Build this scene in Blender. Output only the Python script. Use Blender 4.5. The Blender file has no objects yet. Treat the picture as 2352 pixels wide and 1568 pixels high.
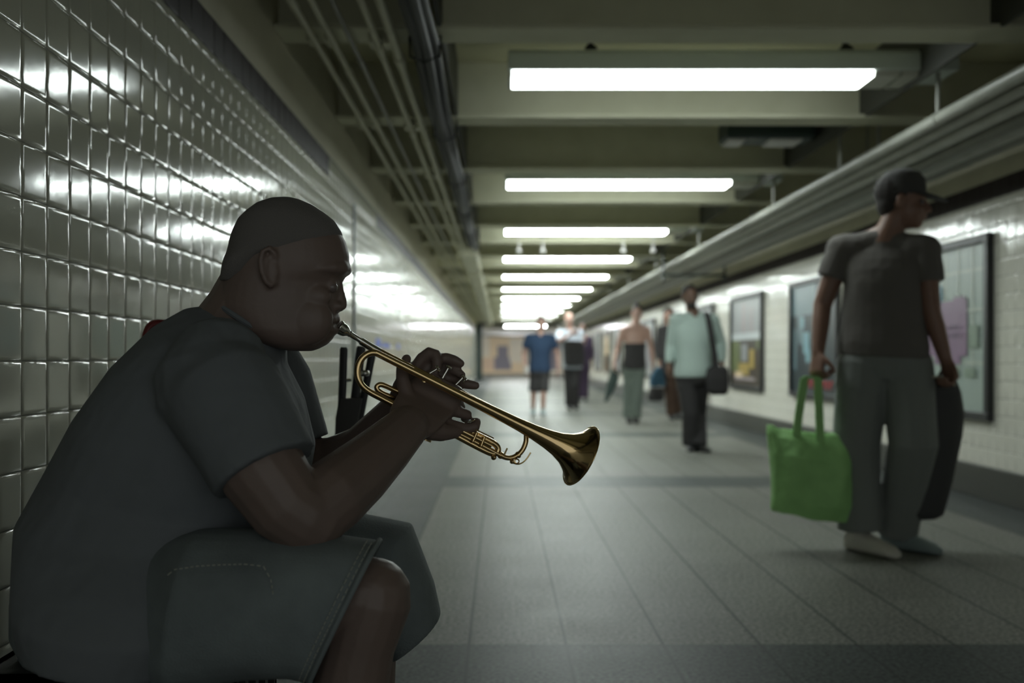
import bpy, math, random
from mathutils import Vector as V, Matrix
random.seed(7)
S = bpy.context.scene
COL = S.collection
# ---------------------------------------------------------------- camera, world, exposure
EYE = 0.9                      # camera height
F = 2352 * 35 / 36.0           # focal length in pixels
cam = bpy.data.cameras.new('camera'); camo = bpy.data.objects.new('camera', cam); COL.objects.link(camo)
camo.location = (0, 0, EYE); camo.rotation_euler = (math.pi / 2, 0, 0)
cam.lens = 35; cam.sensor_width = 36; cam.sensor_fit = 'HORIZONTAL'
cam.shift_x = 27 / 2352; cam.shift_y = 38 / 2352
cam.clip_start = 0.05; cam.clip_end = 200
cam.dof.use_dof = True; cam.dof.focus_distance = 1.72; cam.dof.aperture_fstop = 2.8
S.camera = camo
w = bpy.data.worlds.new('world'); S.world = w; w.use_nodes = True
w.node_tree.nodes['Background'].inputs[0].default_value = (0.93, 1.0, 0.98, 1)
w.node_tree.nodes['Background'].inputs[1].default_value = 0.36
S.view_settings.view_transform = 'Standard'; S.view_settings.look = 'None'
S.view_settings.exposure = 0.55; S.view_settings.gamma = 1.0; S.view_settings.use_curve_mapping = False
LAMP = 10.5

def P(px, py, Y):              # a point of the place seen in the photo at (px, py), Y metres away
    return V(((px - 1149) / F * Y, Y, EYE + (822 - py) / F * Y))

# ---------------------------------------------------------------- materials
def mat(name, col, rough=0.6, metal=0.0, spec=0.5, noise=None, bump=None, coat=0.0, sheen=0.0):
    m = bpy.data.materials.new(name); m.use_nodes = True
    nt = m.node_tree; b = nt.nodes['Principled BSDF']
    b.inputs['Base Color'].default_value = (*col, 1); b.inputs['Roughness'].default_value = rough
    b.inputs['Metallic'].default_value = metal; b.inputs['Specular IOR Level'].default_value = spec
    b.inputs['Coat Weight'].default_value = coat; b.inputs['Coat Roughness'].default_value = 0.1
    b.inputs['Sheen Weight'].default_value = sheen
    if noise or bump:
        tc = nt.nodes.new('ShaderNodeTexCoord')
    if noise:                  # (scale, second colour, contrast)
        n = nt.nodes.new('ShaderNodeTexNoise'); n.inputs['Scale'].default_value = noise[0]; n.inputs['Detail'].default_value = 5
        nt.links.new(tc.outputs['Object'], n.inputs['Vector'])
        r = nt.nodes.new('ShaderNodeMapRange'); r.inputs[1].default_value = 0.5 - noise[2]; r.inputs[2].default_value = 0.5 + noise[2]
        nt.links.new(n.outputs['Fac'], r.inputs[0])
        mx = nt.nodes.new('ShaderNodeMix'); mx.data_type = 'RGBA'
        mx.inputs[6].default_value = (*col, 1); mx.inputs[7].default_value = (*noise[1], 1)
        nt.links.new(r.outputs[0], mx.inputs[0]); nt.links.new(mx.outputs[2], b.inputs['Base Color'])
    if bump:                   # (scale, distance)
        n = nt.nodes.new('ShaderNodeTexNoise'); n.inputs['Scale'].default_value = bump[0]; n.inputs['Detail'].default_value = 3
        nt.links.new(tc.outputs['Object'], n.inputs['Vector'])
        bp = nt.nodes.new('ShaderNodeBump'); bp.inputs['Distance'].default_value = bump[1]; bp.inputs['Strength'].default_value = 0.6
        nt.links.new(n.outputs['Fac'], bp.inputs['Height']); nt.links.new(bp.outputs[0], b.inputs['Normal'])
    return m
def emis(name, col, s):
    m = bpy.data.materials.new(name); m.use_nodes = True
    nt = m.node_tree; nt.nodes.clear()
    e = nt.nodes.new('ShaderNodeEmission'); o = nt.nodes.new('ShaderNodeOutputMaterial')
    e.inputs[0].default_value = (*col, 1); e.inputs[1].default_value = s
    nt.links.new(e.outputs[0], o.inputs[0]); return m

M = {
 'tile': mat('glazed_cream_tile', (0.54, 0.54, 0.445), 0.10, spec=0.7, noise=(5.0, (0.49, 0.49, 0.41), 0.25), bump=(15, 0.0004)),
 'tile_right': mat('glazed_white_tile', (0.80, 0.78, 0.70), 0.13, spec=0.6, noise=(3.0, (0.74, 0.72, 0.64), 0.25), bump=(20, 0.0005)),
 'grout': mat('dark_grout', (0.16, 0.16, 0.14), 0.8),
 'tile_dark': mat('dark_maroon_tile', (0.028, 0.018, 0.018), 0.5, spec=0.18),
 'plaster': mat('cream_plaster', (0.58, 0.55, 0.42), 0.75, noise=(4, (0.48, 0.45, 0.34), 0.3), bump=(30, 0.002)),
 'ceil': mat('olive_ceiling_paint', (0.78, 0.76, 0.54), 0.7, noise=(2.5, (0.70, 0.68, 0.47), 0.3)),
 'beam': mat('cream_beam_paint', (0.68, 0.67, 0.51), 0.6, noise=(6, (0.58, 0.57, 0.42), 0.3)),
 'light_block': mat('dark_light_block', (0.06, 0.06, 0.05), 0.6),  # for the plates added to block lamp light
 'pipe': mat('cream_pipe_paint', (0.58, 0.57, 0.43), 0.5, noise=(9, (0.46, 0.45, 0.33), 0.3)),
 'pipe_grey': mat('grey_pipe_paint', (0.46, 0.47, 0.42), 0.36, noise=(7, (0.34, 0.34, 0.29), 0.3)),
 'pipe_dark': mat('dark_pipe_paint', (0.22, 0.22, 0.18), 0.42, noise=(7, (0.17, 0.17, 0.14), 0.3)),
 'cable': mat('black_cable_rubber', (0.025, 0.025, 0.028), 0.6),
 'basem': mat('dark_base_tile', (0.055, 0.055, 0.045), 0.35),
 'greenm': mat('dark_green_steel', (0.03, 0.05, 0.045), 0.5),
 'housing': mat('grey_lamp_housing', (0.62, 0.68, 0.64), 0.45),
 'lamp': emis('lit_diffuser', (0.90, 1.0, 0.965), LAMP * 0.86),
 'lamp2': emis('lit_diffuser_brighter', (0.90, 1.0, 0.965), LAMP * 1.5), 'lamp3': emis('lit_diffuser_brightest', (0.90, 1.0, 0.965), LAMP * 2.9),  # farther diffusers set brighter, standing in for darkening toward the frame edges
 'lampH': emis('lit_diffuser_hall', (0.95, 0.98, 1.0), LAMP * 4.5),
 'lamp_dim': mat('unlit_diffuser', (0.55, 0.55, 0.48), 0.4),
 'brass': mat('lacquered_brass', (0.72, 0.52, 0.27), 0.13, 1.0, bump=(60, 0.0002)),
 'silver': mat('silver_plate', (0.80, 0.79, 0.74), 0.15, 1.0),
 'skin_dark': mat('dark_brown_skin', (0.180, 0.128, 0.108), 0.5, noise=(14, (0.155, 0.112, 0.096), 0.25), bump=(120, 0.0006)),
 'hair': mat('black_hair', (0.145, 0.134, 0.127), 0.95, bump=(420, 0.002)),
 'black_far': mat('deep_black_cloth', (0.032, 0.030, 0.031), 0.9),
 'hair_far': mat('dark_hair', (0.035, 0.03, 0.028), 0.8),
 'tee_slate': mat('slate_cotton', (0.145, 0.160, 0.172), 0.9, noise=(9, (0.13, 0.14, 0.15), 0.3), bump=(7, 0.035)),
 'denim': mat('washed_denim', (0.185, 0.215, 0.22), 0.9, noise=(11, (0.125, 0.145, 0.15), 0.22), bump=(260, 0.0015)),
 'thread': mat('pale_thread', (0.30, 0.31, 0.27), 0.9),
 'black_cloth': mat('black_cloth', (0.075, 0.072, 0.072), 0.9, bump=(12, 0.008)),
 'tee_black': mat('black_tee_cotton', (0.145, 0.133, 0.122), 0.92, bump=(14, 0.012), sheen=0.1),
 'grey_pants': mat('grey_trouser_cloth', (0.225, 0.24, 0.23), 0.9, bump=(10, 0.015)),
 'skin_light': mat('light_skin', (0.42, 0.26, 0.21), 0.5),
 'skin_mid': mat('tanned_skin', (0.26, 0.145, 0.105), 0.45),
 'skin_brown': mat('brown_skin', (0.14, 0.075, 0.05), 0.5),
 'mint': mat('pale_mint_cotton', (0.44, 0.54, 0.50), 0.9, bump=(9, 0.02)),
 'navy': mat('navy_cotton', (0.018, 0.040, 0.085), 0.9, bump=(9, 0.02)),
 'sky_shirt': mat('pale_blue_shirt_cotton', (0.42, 0.46, 0.52), 0.9),
 'jump': mat('striped_green_cloth', (0.12, 0.145, 0.125), 0.9),
 'purple': mat('dark_purple_cloth', (0.045, 0.028, 0.055), 0.9),
 'rust': mat('rust_brown_cloth', (0.085, 0.05, 0.035), 0.9),
 'blue_bag': mat('teal_blue_cloth', (0.025, 0.075, 0.12), 0.8),
 'green_bag': mat('green_polypropylene', (0.40, 0.74, 0.28), 0.6, noise=(12, (0.32, 0.62, 0.23), 0.25), bump=(16, 0.02)),
 'black_bag': mat('black_nylon', (0.06, 0.06, 0.062), 0.7),
 'white_shoe': mat('white_trainer_leather', (0.62, 0.60, 0.54), 0.6, bump=(40, 0.004)),
 'grey_shoe': mat('blue_grey_trainer_mesh', (0.24, 0.30, 0.30), 0.6),
 'black_shoe': mat('black_leather', (0.02, 0.02, 0.02), 0.4),
 'cream_strap': mat('cream_strap_webbing', (0.45, 0.42, 0.34), 0.7),
 'red': mat('red_rubber', (0.16, 0.012, 0.015), 0.35),
 'white_paint': mat('white_enamel', (0.62, 0.60, 0.58), 0.4),
 'blackm': mat('black_steel', (0.018, 0.018, 0.02), 0.4),
 'plastic_black': mat('black_plastic', (0.02, 0.02, 0.02), 0.5),
 'eye': mat('eye_surface', (0.16, 0.13, 0.12), 0.15),
}
# art colours
def flat(name, c, r=0.35): return mat(name, c, r)
A = {k: flat('print_' + k, c) for k, c in {
 'map': (0.42, 0.50, 0.46), 'mapline': (0.55, 0.60, 0.53), 'cyan': (0.10, 0.30, 0.42), 'indigo': (0.10, 0.09, 0.20),
 'mauve': (0.30, 0.18, 0.30), 'ink': (0.09, 0.05, 0.12), 'moss': (0.28, 0.36, 0.28), 'teal_dark': (0.025, 0.04, 0.05),
 'teal_pale': (0.14, 0.22, 0.25), 'ice': (0.25, 0.45, 0.52), 'redink': (0.55, 0.03, 0.04), 'lilac': (0.32, 0.33, 0.34),
 'pinkgrey': (0.36, 0.30, 0.31), 'white': (0.60, 0.64, 0.65), 'olive': (0.16, 0.19, 0.08), 'gold': (0.42, 0.30, 0.08),
 'umber': (0.06, 0.045, 0.03), 'sand': (0.80, 0.62, 0.40), 'peach': (0.72, 0.52, 0.36), 'slate': (0.20, 0.18, 0.22),
 'cream': (0.78, 0.70, 0.56), 'brown': (0.20, 0.13, 0.08), 'blue': (0.05, 0.12, 0.60), 'grey': (0.35, 0.36, 0.36)}.items()}

# ---------------------------------------------------------------- mesh helpers
def wloc(o):
    p = V((0, 0, 0))
    while o is not None: p += o.location; o = o.parent
    return p
def frames(pts):
    n = len(pts); T = []
    for i in range(n):
        a = pts[max(i - 1, 0)]; b = pts[min(i + 1, n - 1)]; T.append((b - a).normalized())
    u = T[0].orthogonal().normalized(); out = []
    for i in range(n):
        u = (u - T[i] * u.dot(T[i])).normalized(); out.append((T[i], u, T[i].cross(u)))
    return out
class MB:
    def __init__(s): s.v = []; s.f = []; s.m = []
    def face(s, idx, mi=0): s.f.append(idx); s.m.append(mi)
    def box(s, x0, x1, y0, y1, z0, z1, mi=0):
        b = len(s.v)
        s.v += [V((x, y, z)) for z in (z0, z1) for y in (y0, y1) for x in (x0, x1)]
        for q in ((0,2,3,1),(4,5,7,6),(0,1,5,4),(2,6,7,3),(0,4,6,2),(1,3,7,5)): s.face(tuple(b + i for i in q), mi)
        return s
    def obox(s, c, ax, ay, az, mi=0):    # oriented box from centre and half-vectors
        b = len(s.v)
        s.v += [c + ax * i + ay * j + az * k for k in (-1, 1) for j in (-1, 1) for i in (-1, 1)]
        for q in ((0,2,3,1),(4,5,7,6),(0,1,5,4),(2,6,7,3),(0,4,6,2),(1,3,7,5)): s.face(tuple(b + i for i in q), mi)
        return s
    def loft(s, rings, cap=True, mi=0, closed=False):
        b = len(s.v); n = len(rings[0])
        for r in rings: s.v += [V(p) for p in r]
        L = len(rings)
        for i in range(L - 1 + (1 if closed else 0)):
            for j in range(n):
                a = b + i * n + j; c = b + i * n + (j + 1) % n; i2 = (i + 1) % L
                d = b + i2 * n + (j + 1) % n; e = b + i2 * n + j
                s.face((a, c, d, e), mi)
        if cap and not closed:
            for base, rev in ((b, True), (b + (L - 1) * n, False)):
                idx = [base + j for j in range(n)]
                if rev: idx = idx[::-1]
                s.face(tuple(idx), mi)
        return s
    def ring(s, c, A_, B_, n=20, p=2.0, egg=0.0):
        out = []
        for i in range(n):
            t = 2 * math.pi * i / n; ct, st = math.cos(t), math.sin(t)
            x = math.copysign(abs(ct) ** (2 / p), ct); y = math.copysign(abs(st) ** (2 / p), st) * (1 - egg * ct)
            out.append(c + A_ * x + B_ * y)
        return out
    def tube(s, pts, r, n=12, mi=0, cap=True, closed=False):
        pts = [V(p) for p in pts]
        if not isinstance(r, (list, tuple)): r = [r] * len(pts)
        s.loft([s.ring(p, u * q, w_ * q, n) for p, q, (t, u, w_) in zip(pts, r, frames(pts))], cap, mi, closed)
        return s
    def limb(s, pts, r, n=16):           # tube with rounded ends
        pts = [V(p) for p in pts]; fr = frames(pts)
        P2 = []; R2 = []
        for k in (80, 60, 35):
            a = math.radians(k); P2.append(pts[0] - fr[0][0] * r[0] * math.sin(a)); R2.append(r[0] * math.cos(a))
        P2 += pts; R2 += list(r)
        for k in (35, 60, 80):
            a = math.radians(k); P2.append(pts[-1] + fr[-1][0] * r[-1] * math.sin(a)); R2.append(r[-1] * math.cos(a))
        return s.tube(P2, R2, n)
    def ball(s, c, rx, ry=None, rz=None, X=V((1,0,0)), Y=V((0,1,0)), Z=V((0,0,1)), n=16, mi=0):
        ry = rx if ry is None else ry; rz = rx if rz is None else rz
        rings = []
        for k in range(1, 12):
            a = math.pi * k / 12; rings.append(s.ring(c - Z * rz * math.cos(a), X * rx * math.sin(a), Y * ry * math.sin(a), n))
        return s.loft(rings, True, mi)
    def rect(s, p, du, dv, mi=0):
        b = len(s.v); s.v += [p, p + du, p + du + dv, p + dv]; s.face((b, b+1, b+2, b+3), mi); return s
    def build(s, name, m, parent=None, label=None, smooth=True, voxel=None, sm=3, bevel=None, kind=None):
        off = wloc(parent) if parent else V((0, 0, 0))
        me = bpy.data.meshes.new(name); me.from_pydata([tuple(v - off) for v in s.v], [], s.f); me.update()
        mats = m if isinstance(m, (list, tuple)) else [m]
        for q in mats: me.materials.append(q)
        if len(mats) > 1: me.polygons.foreach_set('material_index', s.m)
        o = bpy.data.objects.new(name, me); COL.objects.link(o)
        if parent: o.parent = parent
        mods = []
        if voxel:
            r = o.modifiers.new('r', 'REMESH'); r.mode = 'VOXEL'; r.voxel_size = voxel; r.use_smooth_shade = True
            if sm: q = o.modifiers.new('s', 'SMOOTH'); q.factor = 0.5; q.iterations = sm
        if bevel:
            q = o.modifiers.new('b', 'BEVEL'); q.width = bevel; q.segments = 2; q.limit_method = 'ANGLE'
        if voxel or bevel:
            dg = bpy.context.evaluated_depsgraph_get()
            me2 = bpy.data.meshes.new_from_object(o.evaluated_get(dg)); o.modifiers.clear(); o.data = me2; me2.name = name
            me = me2
            if len(me.materials) == 0: me.materials.append(mats[0])
        if smooth: me.polygons.foreach_set('use_smooth', [True] * len(me.polygons))
        if smooth and not voxel:
            try: me.set_sharp_from_angle(angle=math.radians(40))
            except Exception: pass
        if label: o['label'] = label
        if kind: o['kind'] = kind
        return o
def tag(o, label, cat, group=None):
    o['label'] = label; o['category'] = cat
    if group: o['group'] = group
    return o
def thing(name, loc, label, cat, group=None):
    o = bpy.data.objects.new(name, None); COL.objects.link(o); o.location = V(loc); o.empty_display_size = 0.1
    return tag(o, label, cat, group)
def copy_tree(o, parent=None):
    c = o.copy(); COL.objects.link(c); c.parent = parent
    for ch in list(o.children): copy_tree(ch, c)
    return c

# ---------------------------------------------------------------- the setting
XL, XR, YE = -0.947, 3.1, 38.8
def tiles(x, sgn, y0, y1, z0, z1, ph_y, ph_z, t, tilt, mi=0):
    """bevelled glazed tiles on a wall plane; sgn = +1 when the face looks towards +x"""
    m = MB(); j0 = math.floor((z0 - ph_z) / t); k0 = math.floor((y0 - ph_y) / t)
    rows = []; j = j0
    while ph_z + j * t < z1:
        a = max(ph_z + j * t, z0); b = min(ph_z + (j + 1) * t, z1)
        if b - a > 0.012: rows.append((a, b))
        j += 1
    k = k0
    while ph_y + k * t < y1:
        ya = max(ph_y + k * t, y0); yb = min(ph_y + (k + 1) * t, y1)
        if yb - ya > 0.01:
            for a, b in rows:
                g = 0.0008; ty = random.gauss(0, tilt); tz = random.gauss(0, tilt)
                yc, zc = (ya + yb) / 2, (a + b) / 2; base = len(m.v)
                for ins, dp in ((0, 0.0), (0.0012, 0.0019), (0.0034, 0.0030), (0.0075, 0.0034), (0.0110, 0.0034)):
                    for yy, zz in ((ya + g + ins, a + g + ins), (yb - g - ins, a + g + ins), (yb - g - ins, b - g - ins), (ya + g + ins, b - g - ins)):
                        d = dp + ((yy - yc) * ty + (zz - zc) * tz if dp else 0)
                        m.v.append(V((x + sgn * d, yy, zz)))
                for r in range(4):
                    for q in range(4):
                        i0 = base + r * 4 + q; i1 = base + r * 4 + (q + 1) % 4
                        f = (i0, i1, i1 + 4, i0 + 4); m.face(f if sgn > 0 else f[::-1], mi)
                f = tuple(base + 16 + q for q in range(4)); m.face(f if sgn > 0 else f[::-1], mi)
        k += 1
    return m
def struct(name, m, mt, parent=None, **kw): return m.build(name, mt, parent, kind='structure', **kw)

ZB0, ZB1, ZC = 1.90, 2.02, 2.62
def wall(name, x, sgn, tm, y0, y1, ph_z, tilt):
    m = tiles(x, sgn, y0, y1, 0.0, ZB0, 1.965, ph_z, 0.1085, tilt)
    # body of the wall behind the tiles, and the plaster above them
    a, b = (x - 0.2, x) if sgn > 0 else (x, x + 0.2)
    m.box(a, b, y0, y1, 0, ZB1, 1); m.box(a, b, y0, y1, ZB1, ZC, 2)
    return struct(name, m, [tm, M['grout'], M['plaster']])
wall('wall_left', XL, 1, M['tile'], -2.0, YE, 0.894, 0.0032)
wall('wall_right', XR, -1, M['tile_right'], -2.0, YE, 0.212, 0.006)
for n_, (x, sg, ya, yb) in enumerate(((XL, 1, -2, 5.50), (XL, 1, 7.6, 36.0), (XR, -1, -2, 36.0)), 1):
    struct('trim_%d' % n_, tiles(x, sg, ya, yb, ZB0 + .001, ZB1, 1.965, ZB0, 0.1199, 0.006), M['tile_dark'])
t_ = tiles(XL, 1, 5.50, 7.6, ZB0 + .001, ZB1, 1.965, ZB0, 0.1085, 0.006); struct('trim_4', t_, M['tile'])
# expansion joint cover on the left wall between the two dark bands
struct('trim_5', MB().box(XL, XL + .012, 6.39, 6.45, 0, 1.9), M['greenm'])
struct('baseboard_right', MB().box(XR - .018, XR, -2, YE, 0, 0.212), M['basem'], smooth=False, bevel=.006)
struct('baseboard_left', MB().box(XL, XL + .014, -2, YE, 0, 0.15), M['basem'], smooth=False, bevel=.004)

# floor: stone tiles with thin dark joints and darker border strips
def floor_mat():
    m = bpy.data.materials.new('terrazzo_floor'); m.use_nodes = True; nt = m.node_tree; L = nt.links
    b = nt.nodes['Principled BSDF']; g = nt.nodes.new('ShaderNodeNewGeometry'); s = nt.nodes.new('ShaderNodeSeparateXYZ')
    L.new(g.outputs['Position'], s.inputs[0])
    def mth(op, a, b_=None, c=None):
        n = nt.nodes.new('ShaderNodeMath'); n.operation = op
        for i, q in enumerate((a, b_, c)):
            if q is None: continue
            if isinstance(q, (int, float)): n.inputs[i].default_value = q
            else: L.new(q, n.inputs[i])
        return n.outputs[0]
    X, Y = s.outputs[0], s.outputs[1]
    def joint(c, off, per, wd):
        u = mth('FRACT', mth('DIVIDE', mth('SUBTRACT', c, off), per))
        d = mth('ABSOLUTE', mth('SUBTRACT', u, 0.5))
        return mth('GREATER_THAN', d, 0.5 - wd / per)
    jx = joint(X, -0.098, 0.305, 0.0048); jy = joint(Y, 3.13 - 20 * .305, 0.305, 0.0018)
    # border strips
    left = mth('LESS_THAN', X, -0.403); right = mth('GREATER_THAN', X, 2.647)
    cr = mth('LESS_THAN', mth('FRACT', mth('DIVIDE', mth('SUBTRACT', Y, 2.52), 4.43)), 0.61 / 4.43)
    band = mth('MAXIMUM', mth('MAXIMUM', left, right), cr)
    n1 = nt.nodes.new('ShaderNodeTexNoise'); n1.inputs['Scale'].default_value = 75; n1.inputs['Detail'].default_value = 4
    n2 = nt.nodes.new('ShaderNodeTexNoise'); n2.inputs['Scale'].default_value = 3.5; n2.inputs['Detail'].default_value = 4
    L.new(g.outputs['Position'], n1.inputs[0]); L.new(g.outputs['Position'], n2.inputs[0])
    # per tile shade
    wn = nt.nodes.new('ShaderNodeTexWhiteNoise'); cb = nt.nodes.new('ShaderNodeCombineXYZ')
    L.new(mth('FLOOR', mth('DIVIDE', mth('ADD', X, 0.098), 0.305)), cb.inputs[0]); L.new(mth('FLOOR', mth('DIVIDE', mth('SUBTRACT', Y, 3.13), .305)), cb.inputs[1])
    L.new(cb.outputs[0], wn.inputs[0])
    var = mth('ADD', mth('ADD', mth('SUBTRACT', mth('MULTIPLY', n1.outputs[0], 3.4), 1.25), mth('MULTIPLY', n2.outputs[0], 0.35)), mth('MULTIPLY', wn.outputs[0], 0.10))
    def mix(f, a, b_):
        q = nt.nodes.new('ShaderNodeMix'); q.data_type = 'RGBA'
        L.new(f, q.inputs[0])
        for i, z in ((6, a), (7, b_)):
            if isinstance(z, tuple): q.inputs[i].default_value = (*z, 1)
            else: L.new(z, q.inputs[i])
        return q.outputs[2]
    c0 = mix(band, (0.175, 0.175, 0.155), (0.070, 0.078, 0.074))
    q = nt.nodes.new('ShaderNodeVectorMath'); q.operation = 'SCALE'; L.new(c0, q.inputs[0]); L.new(mth('ADD', var, 0.32), q.inputs['Scale'])
    c1 = mix(mth('MAXIMUM', jx, mth('MULTIPLY', jy, 0.55)), q.outputs[0], (0.045, 0.05, 0.045))
    L.new(c1, b.inputs['Base Color'])
    L.new(mth('ADD', mth('MULTIPLY', n2.outputs[0], 0.14), 0.38), b.inputs['Roughness']); b.inputs['Specular IOR Level'].default_value = 0.08
    bp = nt.nodes.new('ShaderNodeBump'); bp.inputs['Distance'].default_value = 0.0012; bp.inputs['Strength'].default_value = 0.5
    L.new(n1.outputs[0], bp.inputs['Height']); L.new(bp.outputs[0], b.inputs['Normal'])
    return m
struct('floor', MB().box(-6, 9, -2, 56, -0.1, 0), floor_mat(), smooth=False)
struct('ceiling', MB().box(XL - .2, XR + .2, -2, YE, ZC, ZC + .1), M['ceil'], smooth=False)
# beams across the ceiling
HB = EYE + 1.377
k = 0; y = 4.26 - 1.545 * 3
while y < YE - 0.5:
    b = MB().box(XL, XR, y - .1, y + .1, HB, HB + .022).box(XL, XR, y - .014, y + .014, HB + .022, ZC)
    struct('trim_%d' % (6 + k), b, M['beam'], smooth=False, bevel=.004); k += 1; y += 1.545
NT = 6 + k
struct('trim_%d' % NT, MB().box(-.262, -.246, -2, 12.4, 2.285, ZC), M['light_block'], smooth=False)  # added plate that keeps lamp light out of the left ceiling bay
struct('trim_%d' % (NT + 1), MB().box(2.09, 2.105, -2, YE, 2.285, ZC), M['light_block'], smooth=False)  # added plate so the beams go dark beyond it
NT += 2
# end of the corridor: dark lintel and jamb, then a hall across
struct('trim_%d' % NT, MB().box(XL - 3, XR + 3, YE, YE + .4, 2.17, ZC), M['greenm'], smooth=False)
struct('trim_%d' % (NT + 1), MB().box(XL - .05, -0.70, YE - .1, YE + .35, 0, 2.17), M['greenm'], smooth=False)
struct('wall_back', MB().box(-6, 9, 51, 51.2, 0, 3.4), M['tile_right'], smooth=False)
struct('ceiling_hall', MB().box(-6, 9, YE + .4, 51.2, 2.40, 2.5), M['beam'], smooth=False)
struct('wall_hall_left', MB().box(-6.2, -6, YE, 51.2, 0, 3), M['tile_right'], smooth=False)
struct('wall_hall_right', MB().box(9, 9.2, YE, 51.2, 0, 3), M['tile_right'], smooth=False)

# ---------------------------------------------------------------- ceiling lights
def make_light():
    t = thing('ceiling_light', (0.04, 5.09, 2.32), '', 'ceiling light', 'tube lights across the corridor ceiling')
    x0, x1, y0, y1, z = 0.04, 1.865, 4.95, 5.235, EYE + 1.408
    h = MB()
    prof = [(y0 + .0, z + .026), (y0 + .0, z + .11), (y0 + .03, z + .135), (y1 - .03, z + .135), (y1, z + .11), (y1, z + .026)]
    h.loft([[V((x, a, b)) for a, b in prof] for x in (x0, x1 + .42)])
    h.build('housing', M['housing'], t, smooth=False, bevel=.004)
    d = MB(); pr = [(y0 + .016, z + .026), (y0 + .024, z), (y1 - .024, z), (y1 - .016, z + .026)]
    d.loft([[V((x, a, b)) for a, b in pr] for x in (x0 + .02, x1)]); d.build('diffuser', M['lamp'], t, smooth=False)
    for xa, xb in ((x0, x0 + .018), (x1 + .004, x1 + .13), (x1 + .145, x1 + .28)):
        MB().loft([[V((x, a, b)) for a, b in pr] for x in (xa, xb)]).build('end_cap', M['lamp_dim'], t, smooth=False)
    for x in (x0 + .42, x0 + 1.72):
        MB().loft([[V((x + a * k, y0 + .13 + b_ * k, zz)) for a, b_ in ((-1, -1), (1, -1), (1, 1), (-1, 1))] for k, zz in ((.035, z + .13), (.03, z + .17), (.012, z + .19), (.012, ZC))]).build('bracket', M['blackm'], t, smooth=False)
    return t
proto = make_light()
ordn = ['nearest', 'second', 'third', 'fourth', 'fifth', 'sixth', 'seventh', 'eighth', 'ninth', 'tenth', 'farthest']
for i in range(11):
    o = proto if i == 0 else copy_tree(proto)
    o.location = (0.04, 5.09 + 3.09 * i, 2.32)
    for ch in o.children:
        if ch.name.startswith('diffuser') and i:
            ch.data = ch.data.copy(); ch.data.materials[0] = M['lamp2' if i == 1 else 'lamp3']
    o['label'] = 'long white lit ceiling light across the corridor, %s from the camera' % (ordn[i])
hall = [('white ceiling light in the far hall, left one seen over the navy shirt', 1.1, 43.5), ('added unseen fill light in the far hall, far right side', 6.2, 46.5), ('added unseen fill light in the far hall, far left beyond the jamb', -3.9, 45.5)] + [('added unseen fill light just behind the dark lintel, %s of the row' % n_, x_, 39.9) for n_, x_ in (('left', -3.2), ('middle', .2), ('right', 3.6))]
for lab, x, y in hall:  # first is a seen lamp; the others are unseen, added to brighten the hall
    t = thing('ceiling_light', (x, y, 2.35), lab, 'ceiling light', 'lights in the hall beyond')
    MB().box(x - .9, x + .9, y - .16, y + .16, 2.33, 2.40).build('housing', M['housing'], t, smooth=False)
    MB().box(x - .88, x + .88, y - .14, y + .14, 2.28, 2.33).build('diffuser', M['lampH'], t, smooth=False)

# unlit box fixture between the second and third beams, and small panel beside it
t = thing('emergency_light', (1.85, 6.66, 2.32), 'dark unlit box fixture with two pale panels behind the nearest ceiling light', 'light fixture')
MB().box(1.47, 2.05, 6.45, 6.72, 2.33, 2.47).build('housing', M['greenm'], t, smooth=False, bevel=.02)
for a, b in ((1.49, 1.60), (1.76, 1.97)): MB().box(a, b, 6.48, 6.69, 2.315, 2.335).build('panel', M['white_paint'], t, label='pale square panel', smooth=False, bevel=.004)
for x in (1.6, 1.9): MB().box(x, x + .04, 6.5, 6.6, 2.46, ZC).build('bracket', M['blackm'], t, smooth=False)
t = thing('junction_box', (1.12, 6.1, 2.5), 'square olive metal junction box on the ceiling left of the dark box fixture', 'box')
MB().box(1.02, 1.23, 5.96, 6.2, 2.36, 2.62).build('case', M['ceil'], t, smooth=False, bevel=.006)
MB().box(1.03, 1.22, 5.955, 5.962, 2.37, 2.52).build('cover_plate', M['pipe_dark'], t, smooth=False)
for px, lab in ((1192, 'first from the left'), (1247, 'second from the left'), (1432, 'third from the left'), (1500, 'rightmost')):
    c = P(px, 576, 11.9)
    tag(MB().ball(c, .034, .034, .024).tube([c, c + V((0, 0, .4))], .012).build('sprinkler_head', M['white_paint']),
        'small white ceiling fitting between the third and fourth lights, ' + lab, 'ceiling fitting', 'small white ceiling fittings')

# ---------------------------------------------------------------- pipes
def pipe(name, x, z, r, m, label, group, y0=-1.5, y1=YE - .1, step=3.0, ph=0.4, coup=1.3, saddles=True):
    t = thing(name, (x, y0, z), label, 'pipe', group)
    MB().tube([V((x, y0, z)), V((x, y1, z))], r, 14).build('pipe_run', m, t)
    y = y0 + ph; n = 0
    while y < min(y1, 22):
        MB().tube([V((x, y, z)), V((x, y + .12, z))], r * coup, 14).build('coupling', m, t); y += step; n += 1
    if saddles:
        y = 4.26
        while y < 20:
            MB().box(x - r * 2.4, x - r * .2, y - .05, y + .05, z, HB).build('saddle', M['pipe'], t, smooth=False); y += 1.545
    return t
G = 'conduits along the left of the ceiling'
pipe('conduit', -.788, 2.245, .014, M['pipe'], 'thin cream conduit nearest to the tiled left wall', G, ph=5.2, step=3.1)
pipe('conduit', -.712, 2.245, .014, M['pipe'], 'thin cream conduit second from the tiled left wall', G, ph=4.6, step=1.5)
pipe('conduit', -.635, 2.250, .010, M['pipe_dark'], 'thin dark conduit in the middle of the left ceiling run', G, ph=3.0, saddles=False)
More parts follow.
